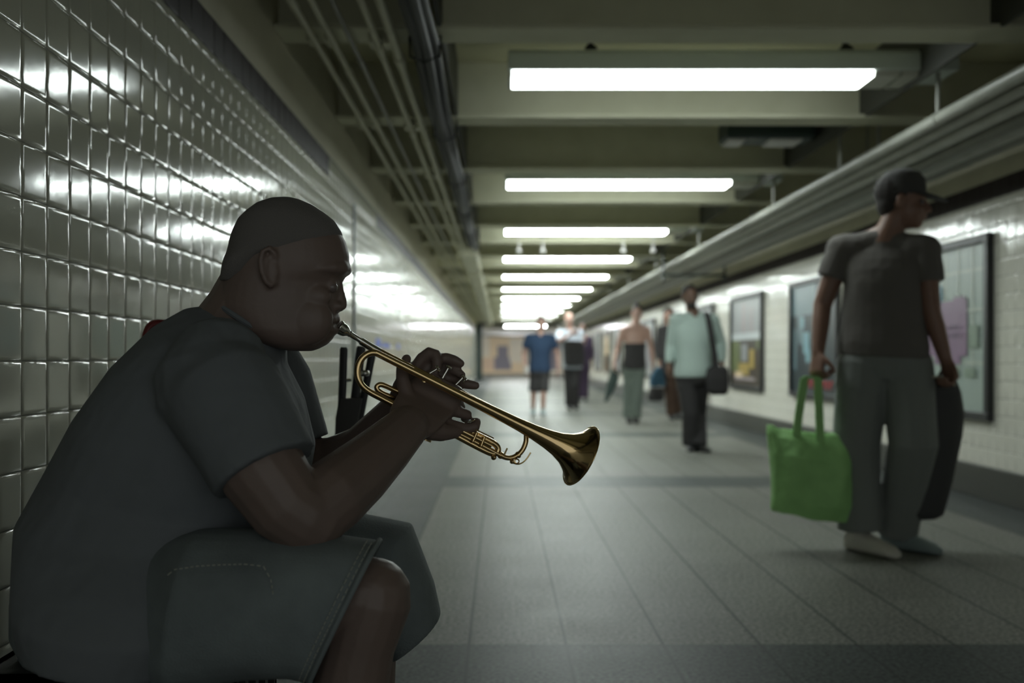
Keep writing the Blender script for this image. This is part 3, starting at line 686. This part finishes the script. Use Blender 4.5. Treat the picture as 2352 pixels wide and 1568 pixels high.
# ---- person in purple further back (21 m)
Y = 21
J = dict(head=P(1338, 752, Y), pel=P(1338, 838, Y), sL=P(1322, 778, Y), sR=P(1356, 778, Y), eL=P(1318, 810, Y), wL=P(1320, 835, Y), eR=P(1360, 810, Y), wR=P(1360, 835, Y),
         hL=P(1331, 842, Y), hR=P(1345, 842, Y), kL=P(1331, 880, Y), kR=P(1345, 880, Y), aL=P(1331, 911, Y), aR=P(1345, 911, Y))
person('person in dark purple walking behind the man in pale blue shirt', J, .93, V((0, -1, 0)), M['skin_brown'], M['purple'], M['purple'], M['black_shoe'], M['hair_far'], voxel=.014, sleeve=1.6)
t = thing('messenger_bag', P(1318, 838, 17.3), 'black bag worn across the front of the man in pale blue shirt', 'bag')
g = MB(); g.loft([g.ring(P(cx, cy, 17.6 - .20), V((hw_ / F * 17.6, 0, 0)), V((0, .06, 0)), 20, 3) for cx, cy, hw_ in ((1320, 840, 20), (1320, 832, 24), (1318, 790, 24), (1316, 782, 18))])
g.build('bag_body', M['black_far'], t, voxel=.014, sm=2)

# ---------------------------------------------------------------- the trumpeter
TR = thing('person', (-.55, 1.62, 0), 'seated man in slate t-shirt and denim shorts playing a trumpet beside the tiled wall', 'person')
b = MB(); YH = 1.68
skull = [(464, 640, 685, .018), (471, 608, 704, .038), (483, 584, 735, .053), (501, 566, 756, .064), (526, 550, 777, .072), (555, 541, 794, .076), (585, 532, 802, .078),
         (612, 527, 803, .078), (630, 523, 797, .077), (650, 517, 784, .076), (670, 511, 780, .075), (690, 507, 778, .075), (710, 505, 777, .075), (725, 510, 776, .074),
         (740, 520, 772, .073), (760, 535, 770, .071), (775, 560, 766, .066), (790, 600, 752, .057), (800, 640, 733, .045), (806, 668, 716, .028)]
rg = []
for y, xb, xf, w_ in skull[::-1]:
    c = P((xb + xf) / 2, y, YH); rg.append(b.ring(c, V(((xf - xb) / 2 / F * YH, 0, 0)), V((0, w_, 0)), 36, 2.25, .20 if y < 640 else .26))
b.loft(rg)
def sy(dy): return YH + dy
def Q(px, py, dy=0.0): return P(px, py, YH) + V((0, dy, 0))
b.limb([Q(745, 622, -.052), Q(775, 619, -.038), Q(788, 617, -.02), Q(791, 616, 0), Q(788, 617, .02), Q(775, 619, .038), Q(745, 622, .052)], [.008, .011, .0125, .012, .0125, .011, .008], 10)      # brow
b.limb([Q(779, 652), Q(781, 670), Q(784, 690), Q(785, 700)], [.0065, .0075, .0095, .0095], 10)                                                  # nose
for k in (-1, 1):
    b.ball(Q(777, 704, k * .013), .010, .0075, .008, n=10); b.ball(Q(706, 735, k * .036), .050, .027, .045); b.ball(Q(722, 684, k * .040), .036, .017, .022)
b.limb([Q(768, 735, -.020), Q(773, 731, 0), Q(768, 735, .020)], [.006, .0072, .006], 10); b.limb([Q(766, 757, -.018), Q(769, 758, 0), Q(766, 757, .018)], [.006, .008, .006], 10)
for k in (-1, 1): b.ball(Q(764, 659, k * .026), .0125, .011, .0115); b.limb([Q(752, 650, k * .034), Q(770, 648, k * .026), Q(777, 653, k * .016)], [.005] * 3, 8)
for k in (-1, 1):
    e = [Q(x, y, k * (.080 + d)) for x, y, d in ((657, 612, -.004), (657, 594, .002), (645, 582, .006), (632, 590, .009), (627, 612, .010), (631, 637, .008), (638, 655, .005), (647, 665, .001), (655, 655, -.004))]
    b.limb(e, [.0048] * len(e), 8); b.ball(Q(645, 628, k * .078), .014, .006, .028); b.ball(Q(656, 622, k * .079), .004, .005, .008)
    b.limb([Q(645, 600, k * .083), Q(638, 615, k * .086), Q(640, 640, k * .084)], [.003, .0035, .003], 6)
b.limb([Q(603, 640), Q(572, 712), Q(528, 785, .01)], [.064, .070, .080])                                                                       # neck
YT = 1.70
def stn(bx, by, fx, fy, hw, g=0.0, Yc=YT, n=36, p=2.35):
    c = P((bx + fx) / 2, (by + fy) / 2, Yc); a = (P(fx, fy, Yc) - P(bx, by, Yc)) / 2
    return b.ring(c, a * (1 + g / a.length), V((0, hw + g, 0)), n, p)
T = [(500, 700, 655, 792, .075), (440, 708, 652, 838, .12), (376, 748, 690, 920, .175), (287, 838, 715, 1030, .215), (203, 955, 700, 1120, .222),
     (133, 1082, 665, 1190, .215), (80, 1182, 640, 1250, .225), (88, 1272, 605, 1330, .25), (98, 1345, 560, 1410, .265), (124, 1420, 500, 1490, .26)]
YCS = [YT] * 6 + [1.685, 1.66, 1.64, 1.64]
b.loft([stn(*q, g=-.02, Yc=yc) for q, yc in zip(T, YCS)])
# near arm
YA = 1.46
nearU = [P(500, 880, 1.52), P(552, 975, 1.47), P(606, 1085, 1.45), P(660, 1160, 1.45), P(705, 1188, 1.46)]
b.limb(nearU, [.072, .068, .063, .058, .056])
b.limb([P(700, 1188, 1.46), P(760, 1140, 1.49), P(825, 1086, 1.55), P(885, 1030, 1.61), P(935, 980, 1.665)], [.056, .056, .051, .044, .037])
# far arm
b.limb([P(600, 850, 1.90), P(640, 950, 1.90), P(690, 1070, 1.90)], [.068, .062, .055]); 
b.limb([P(695, 1072, 1.90), P(770, 1060, 1.885), P(835, 1025, 1.85), P(915, 935, 1.80)], [.053, .048, .042, .030])
def Yp(px): return 1.68 + .14 * (px - 775) / 557
def T3(px, py, dy=0.0): return P(px, py, Yp(px) + dy)
# near hand: gripping the valve casings
def hl(m, pts, r): m.limb([T3(*p) for p in pts], r, 10)
h_ = [((930, 990), 44, .026, -.045), ((948, 965), 58, .026, -.036), ((968, 938), 64, .024, -.012), ((990, 915), 66, .018, .022), ((1008, 893), 62, .016, .026), ((1024, 872), 46, .014, .028)]
rr = []
for (x, y), hwp, hd, dy in h_:
    c = T3(x, y, dy); rr.append(b.ring(c, V((.87, 0, -.49)) * (hwp / F * Yp(x)), V((0, hd, 0)), 20, 2.5))
b.loft(rr)
hl(b, [(1010, 880, .024), (1045, 896, .024), (1056, 910, .045), (1040, 915, .065)], [.0105, .0105, .0095, .0085])
hl(b, [(1005, 905, .022), (1050, 921, .022), (1058, 934, .042), (1038, 938, .062)], [.0115, .0112, .0098, .0085])
hl(b, [(1005, 936, .016), (1046, 944, .016), (1073, 952, .018), (1068, 960, .045)], [.0115, .0110, .0100, .0090])
hl(b, [(1000, 968, .010), (1040, 979, .008), (1070, 985, .008), (1092, 980, .008), (1094, 969, .016)], [.013, .0122, .0105, .0100, .0090])
hl(b, [(958, 960, -.005), (934, 910, .010), (925, 872, .020), (924, 846, .030), (934, 824, .040)], [.018, .0145, .0125, .0115, .009])
hl(b, [(985, 985, -.012), (1015, 992, -.008), (1045, 992, .0)], [.020, .017, .012])
# far hand: fingers on the valves
rr = [b.ring(T3(x, y, dy), V((.84, 0, -.54)) * (w2 / F * 1.75), V((0, hd, 0)), 18, 2.4) for x, y, w2, hd, dy in ((912, 938, 26, .022, .085), (930, 900, 34, .022, .075), (952, 868, 38, .018, .07), (975, 846, 34, .014, .066))]
b.loft(rr)
hl(b, [(952, 850, .062), (970, 824, .055), (988, 810, .047), (999, 814, .042), (1004, 828, .036), (1003, 846, .032)], [.0125, .0122, .0122, .0115, .0102, .0088])
hl(b, [(970, 855, .062), (1003, 828, .055), (1026, 822, .042), (1046, 828, .034), (1058, 834, .030)], [.0115, .0110, .0105, .0095, .0078])
hl(b, [(985, 862, .062), (1020, 848, .055), (1042, 849, .042), (1060, 860, .032)], [.0108, .0105, .0095, .0078])
hl(b, [(998, 872, .060), (1040, 868, .055), (1072, 882, .042), (1092, 885, .034)], [.0100, .0098, .0095, .0080])
# legs
b.limb([P(370, 1400, 1.53), P(600, 1385, 1.48), P(852, 1368, 1.45)], [.09, .085, .058]); 
b.limb([P(856, 1372, 1.45), P(826, 1480, 1.45), P(790, 1640, 1.46), P(740, 1900, 1.47), P(715, 2080, 1.48)], [.058, .052, .058, .042, .036])
b.limb([P(420, 1390, 1.88), P(700, 1330, 1.86), P(860, 1290, 1.85)], [.10, .082, .060]); b.limb([P(862, 1300, 1.85), P(850, 1450, 1.85), P(840, 1570, 1.85), P(830, 1760, 1.86), P(820, 1855, 1.87)], [.056, .050, .055, .042, .036])
b.build('body', M['skin_dark'], TR, voxel=.0029, sm=4)
for k in (-1, 1): MB().ball(Q(768.5, 662, k * .0265), .0098, n=12).build('eye', M['eye'], TR)
# close-cropped hair
h = MB(); rg = []
for y, xb, xf, w_ in ((650, 513, 600, .062), (630, 518, 622, .074), (612, 521, 640, .080), (596, 525, 668, .082), (583, 528, 735, .0825), (568, 531, 770, .082), (555, 533, 785, .081), (535, 539, 786, .079), (507, 552, 768, .073), (490, 569, 747, .066), (471, 592, 718, .050), (459, 620, 690, .030), (454, 645, 672, .012)):
    rg.append(h.ring(P((xb + xf) / 2, y, YH), V(((xf - xb) / 2 / F * YH, 0, 0)), V((0, w_, 0)), 36, 2.25, .18))
h.loft(rg).build('hair', M['hair'], TR, voxel=.003, sm=4)
# t-shirt
g = MB(); g.loft([stn(*q, Yc=yc) for q, yc in zip(T, YCS)])
g.limb([P(500, 845, 1.54), P(490, 890, 1.52)], [.080, .090]); g.tube([P(480, 870, 1.55), P(520, 915, 1.50), P(570, 1005, 1.47), P(610, 1082, 1.455)], [.088, .090, .084, .080], 28)
g.limb([P(560, 825, 1.86), P(585, 870, 1.89)], [.075, .080]); g.tube([P(585, 840, 1.88), P(625, 890, 1.90), P(655, 975, 1.90), P(672, 1025, 1.90)], [.086, .080, .074, .072], 24)
sh = g.build('t_shirt', M['tee_slate'], TR, voxel=.005, sm=5)
rgc = g.ring(P(583, 738, 1.69), (P(664, 790, 1.69) - P(500, 686, 1.69)) / 2, V((0, .082, 0)), 40)
MB().tube(rgc, .0055, 8, closed=True).build('collar', M['tee_slate'], sh)
# shorts
g = MB()
def rv(px, py, Yc, vx, vy, hw): return g.ring(P(px, py, Yc), V((vx / F * Yc, 0, -vy / F * Yc)), V((0, hw, 0)), 32, 2.3)
g.loft([rv(345, 1400, 1.53, 30, -170, .08), rv(440, 1392, 1.50, 25, -178, .12), (rv(600, 1385, 1.48, 25, -165, .115)), rv(720, 1388, 1.46, 45, -158, .108), rv(793, 1402, 1.455, 76, -158, .102)])
g.loft([rv(380, 1380, 1.86, 20, -160, .13), rv(640, 1320, 1.86, 20, -130, .115), rv(790, 1284, 1.85, 15, -108, .10), rv(870, 1292, 1.85, 75, -88, .095), rv(915, 1370, 1.85, 82, -30, .09), rv(955, 1462, 1.85, 58, -48, .09)])
g.loft([stn(70, 1340, 480, 1380, .20), stn(70, 1420, 470, 1440, .20), stn(110, 1495, 450, 1495, .19)])
so = g.build('shorts', M['denim'], TR, voxel=.005, sm=4)
hemr = g.ring(P(793, 1402, 1.455), V((76 / F * 1.455, 0, 158 / F * 1.455)), V((0, .102, 0)), 40, 2.3)
MB().tube(hemr, .0042, 8, closed=True).build('hem', M['denim'], so)
# stitching along the hem and the pocket of the near leg
def stitches(path, r, dash, gap, name):
    m = MB(); 
    for a, c in zip(path, path[1:]):
        L = (c - a).length; n = max(1, int(L / (dash + gap)))
        for i in range(n):
            m.tube([a.lerp(c, i / n), a.lerp(c, (i + dash / (dash + gap)) / n)], r, 6)
    m.build(name, M['thread'], so, label='pale stitching')
def onring(px, py, Yc, vx, vy, hw, k):
    pts = g.ring(P(px, py, Yc), V((vx / F * Yc, 0, -vy / F * Yc)), V((0, hw, 0)), 64, 2.3); return [p for p in pts if p.y < Yc - .02]
for (cx, cy, r_) in ((783, 1396, 1.02), (773, 1391, 1.02)):
    pts = onring(cx, cy, 1.455, 76 * r_, -158 * r_, .1035, 0); stitches(pts, .0009, .004, .002, 'hem_stitching')
pk = [P(x, y, Yq) for x, y, Yq in ((385, 1320, 1.378), (400, 1308, 1.375), (450, 1300, 1.372), (500, 1297, 1.372), (560, 1295, 1.372), (605, 1300, 1.370), (622, 1330, 1.367), (628, 1370, 1.365))]
stitches(pk, .0010, .004, .003, 'pocket_stitching')
for xa, Yq in ((715, 1.48), (820, 1.87)):
    g = MB(); shoe(g, V((P(xa, 2000, Yq).x, Yq, 0)), V((1, 0, 0)), 1.05); g.build('shoe', M['black_shoe'], TR, voxel=.006, sm=1)

# ---------------------------------------------------------------- the trumpet
TP = thing('trumpet', T3(1030, 900), 'brass trumpet with silver mouthpiece held in both hands of the seated man', 'trumpet')
def tb(pts, r, name, m=M['brass'], n=16, parent=TP, **kw):
    # smooth the path
    pts = [V(p) for p in pts]
    for _ in range(2):
        o = [pts[0]]
        for a, c in zip(pts, pts[1:]): o += [a.lerp(c, .25), a.lerp(c, .75)]
        pts = o + [pts[-1]]
    return MB().tube(pts, r, n).build(name, m, parent, **kw)
ob = -.014
# bell: from the bow to the rim, hollow flare
L0 = T3(862, 809, ob); ax0 = T3(1205, 984, ob); cB = T3(1334, 1046, ob)
prof = [(0, .0056), (.2, .0064), (.4, .0078), (.55, .0092), (.68, .0110), (.76, .0135), (.83, .0175), (.88, .0220), (.925, .0290), (.955, .0370), (.978, .0455), (.993, .0535), (1.0, .0570)]
d = (cB - L0); u = d.normalized(); e1 = u.cross(V((0, 1, 0))).normalized(); e2 = u.cross(e1)
m = MB(); rings = []
for k, r in prof: rings.append(m.ring(L0 + d * k, e1 * r, e2 * r, 48))
rings.append(m.ring(L0 + d * 1.003, e1 * .0578, e2 * .0578, 48)); rings.append(m.ring(L0 + d * 1.003, e1 * .0562, e2 * .0562, 48))
for k, r in prof[::-1][:-5]: rings.append(m.ring(L0 + d * (k + .001), e1 * (r - .0012), e2 * (r - .0012), 48))
m.loft(rings, True); bell = m.build('bell', M['brass'], TP)
bell.data.set_sharp_from_angle(angle=math.radians(80))
MB().tube(m.ring(L0 + d * 1.001, e1 * .0575, e2 * .0575, 48), .0013, 8, closed=True).build('rim', M['brass'], bell)
tb([T3(*q, ob) for q in ((880, 818), (862, 809), (845, 811), (829, 824), (821, 845), (821, 864), (829, 884), (847, 899), (872, 912), (910, 932), (955, 957))], .0056, 'bell_bow')
# mouthpiece and leadpipe
m0 = T3(777, 750, .012); m1 = T3(835, 786, .014); dm = (m1 - m0); um = dm.normalized(); f1 = um.orthogonal().normalized(); f2 = um.cross(f1)
m = MB(); m.loft([m.ring(m0 + dm * k, f1 * r, f2 * r, 32) for k, r in ((0, .0115), (.02, .0128), (.06, .0128), (.10, .0115), (.20, .0112), (.30, .0095), (.38, .0062), (.43, .0052), (.46, .0062), (.49, .0050), (.8, .0045), (1.0, .0052))])
m.build('mouthpiece', M['silver'], TP, label='silver mouthpiece')
tb([T3(828, 782, .014), T3(852, 797, .016), T3(872, 808, .018)], .0068, 'receiver', M['silver'])
tb([T3(850, 795, .016), T3(900, 822, .020), T3(1050, 897, .020), T3(1190, 969, .014), T3(1204, 984, .010)], .0058, 'leadpipe')
tb([T3(1196, 972, .012), T3(1206, 985, .010), T3(1210, 1004, .008), T3(1205, 1026, .006), T3(1194, 1042, .006), T3(1178, 1051, .006), T3(1165, 1052, .006), T3(1150, 1046, .006), T3(1100, 1019, .008), T3(1040, 988, .012)], .0046, 'tuning_slide')
for x, y, x2, y2 in ((1188, 1046, 1192, 1043), (1153, 1047, 1148, 1044)): tb([T3(x, y, .006), T3(x2, y2, .006)], .0062, 'ferrule')
# third and first valve slides
s3 = [T3(1040, 972, .012), T3(1090, 996, .010), T3(1130, 1015, .008), T3(1143, 1025, .008), T3(1145, 1036, .008), T3(1136, 1043, .008), T3(1120, 1038, .008), T3(1085, 1020, .010), T3(1035, 993, .014)]
tb(s3, .0056, 'third_slide'); tb([T3(1052, 985, .004), T3(1090, 1004, .002), T3(1128, 1023, .002)], .0050, 'third_slide_brace')
for a in ((1095, 994, 1086, 1014), (1113, 1003, 1105, 1024)): tb([T3(a[0], a[1], -.002), T3(a[2], a[3], -.002)], .0026, 'brace')
tb([T3(955, 917, .018), T3(905, 895, .016), T3(880, 883, .014), T3(869, 883, .014), T3(864, 890, .014), T3(870, 899, .014), T3(900, 913, .016), T3(950, 938, .018)], .0046, 'first_slide')
tb([T3(1092, 986, .0), T3(1134, 1006, .0)], .0011, 'stop_rod', n=8)
tb([T3(1158, 1045, -.002), T3(1162, 1036, -.002), T3(1165, 1029, -.002)], .0014, 'water_key', n=8)
tb([T3(1176, 1062, 0), T3(1192, 1067, 0), T3(1207, 1058, 0), T3(1219, 1039, 0)], .0014, 'water_key', n=8)
MB().tube(MB().ring(T3(1187, 1059, 0), V((.004, 0, 0)), V((0, 0, .004)), 16), .0013, 6, closed=True).build('key_spring', M['brass'], TP)
MB().ball(T3(1176, 1060, .0), .004, n=8).ball(T3(1134, 1050, .004), .005, n=8).build('key_saddle', M['brass'], TP)
# valves
vx = V((-.47, 0, -.88)).normalized()
for (x, y), (sx, sy_) in (((985, 858), (1002, 848)), ((1014, 872), (1029, 846)), ((1043, 887), (1062, 868))):
    c0 = T3(x, y, .026); c1 = c0 + vx * .108
    vc = MB().tube([c0, c0.lerp(c1, .04), c0.lerp(c1, .041), c0.lerp(c1, .96), c0.lerp(c1, .961), c1], [.0105, .0105, .0092, .0092, .0105, .0105], 24).build('valve_casing', M['brass'], TP)
    tip = T3(sx, sy_, .026)
    MB().tube([c0, tip], .0024, 10).build('valve_stem', M['silver'], vc)
    dd = (tip - c0).normalized(); MB().tube([tip, tip + dd * .002, tip + dd * .0045], [.0060, .0072, .0066], 20).build('valve_button', M['silver'], vc)
MB().tube(MB().ring(T3(1079, 968, .006), V((.0088, 0, .003)), V((0, .0088, 0)), 24), .0014, 8, closed=True).build('finger_ring', M['silver'], TP)
MB().tube([T3(1064, 880, .02), T3(1066, 874, .024), T3(1072, 872, .034), T3(1074, 880, .044)], .0014, 8).build('finger_hook', M['silver'], TP)

# ---------------------------------------------------------------- things around the trumpeter
t = thing('milk_crate', (-.62, 1.68, 0), 'black plastic crate the trumpeter is sitting on', 'crate')
x0, x1, y0, y1, hh = -.80, -.42, 1.50, 1.87, .42
g = MB()
for z in (0.0, .09, .18, .27, .38):
    for a in ((x0, x1, y0, y0 + .015), (x0, x1, y1 - .015, y1), (x0, x0 + .015, y0, y1), (x1 - .015, x1, y0, y1)): g.box(*a, z, z + (.04 if z in (0.0, .38) else .02))
for i in range(6):
    xx = x0 + (x1 - x0 - .02) * i / 5; yy = y0 + (y1 - y0 - .02) * i / 5
    g.box(xx, xx + .02, y0, y0 + .015, 0, hh).box(xx, xx + .02, y1 - .015, y1, 0, hh).box(x0, x0 + .015, yy, yy + .02, 0, hh).box(x1 - .015, x1, yy, yy + .02, 0, hh)
g.build('basket', M['plastic_black'], t, smooth=False); MB().box(x0, x1, y0, y1, .40, .42).build('seat_board', M['plastic_black'], t, smooth=False)
# luggage cart with red looped handle, loaded with a dark case
t = thing('luggage_cart', (-.72, 2.12, 0), 'small luggage cart with a red looped handle behind the seated man', 'cart')
pts = [V((-.765, 2.15, .10)), V((-.765, 2.15, .93)), V((-.76, 2.15, .962)), V((-.745, 2.15, .975)), V((-.70, 2.15, .968)), V((-.60, 2.15, .955)), V((-.585, 2.15, .93)), V((-.585, 2.15, .10))]
tb(pts, .011, 'handle_loop', M['red'], 12, t)
tb([V((-.750, 2.140, .90)), V((-.750, 2.140, .935)), V((-.742, 2.14, .955)), V((-.72, 2.14, .955)), V((-.66, 2.14, .945))], .0045, 'grip_lining', M['white_paint'], 8, t)
MB().box(-.78, -.57, 1.98, 2.17, .06, .075).build('base_plate', M['blackm'], t, smooth=False)
for x in (-.79, -.56): MB().tube([V((x - .012, 2.16, .065)), V((x + .012, 2.16, .065))], .065, 20).build('wheel', M['plastic_black'], t)
t = thing('instrument_case', (-.72, 2.05, .075), 'dark hard case strapped upright on the luggage cart', 'case')
cs = MB().box(-.83, -.58, 1.97, 2.13, .076, .66).build('case_body', M['greenm'], t, smooth=False, bevel=.02)
MB().box(-.86, -.60, 2.0, 2.10, .665, .735).build('lid_block', M['greenm'], t, smooth=False, bevel=.008)
# folded stand: three flat black legs fanning up
Yk = 2.35
t = thing('folding_stand', P(795, 1300, Yk), 'folded black stand with three flat bars fanning upward behind the trumpet', 'stand')
def bar(a, c, w_, name='flat_bar'):
    d = (c - a); u = d.normalized(); l = u.cross(V((0, 1, 0))).normalized()
    MB().loft([MB().ring(p, l * w_ * k, V((0, .006, 0)), 20, 3) for p, k in ((a, 1), (a.lerp(c, .98), 1), (c, .75))]).build(name, M['blackm'], t)
foot = V((P(785, 1050, Yk).x, Yk, 0))
bar(P(781, 1050, Yk), P(790, 797, Yk), .0095); bar(P(800, 1050, Yk + .02), P(830, 795, Yk + .02), .0110); bar(P(815, 1020, Yk + .04), P(857, 800, Yk + .04), .0095)
MB().loft([MB().ring(P(x, y, Yk + .01), V((w2 / F * Yk, 0, 0)), V((0, .02, 0)), 20, 3) for x, y, w2 in ((796, 1380, 14), (793, 1060, 26), (798, 960, 27), (806, 915, 27), (806, 914, 3))]).build('sleeve', M['black_cloth'], t)
MB().tube([P(794, 873, Yk), P(806, 872, Yk)], .004, 8).ball(P(838, 857, Yk), .012, .012, .008).build('clip', M['silver'], t, label='silver clip')
c = P(796, 1380, Yk)
MB().tube([c, V((c.x, Yk, .12)), V((c.x, Yk, .02))], .012, 10).build('shaft', M['blackm'], t)
for a in (0, 2.1, 4.2): MB().tube([V((c.x, Yk, .15)), V((c.x + .14 * math.cos(a), Yk + .14 * math.sin(a), .008))], .008, 8).build('foot', M['blackm'], t)
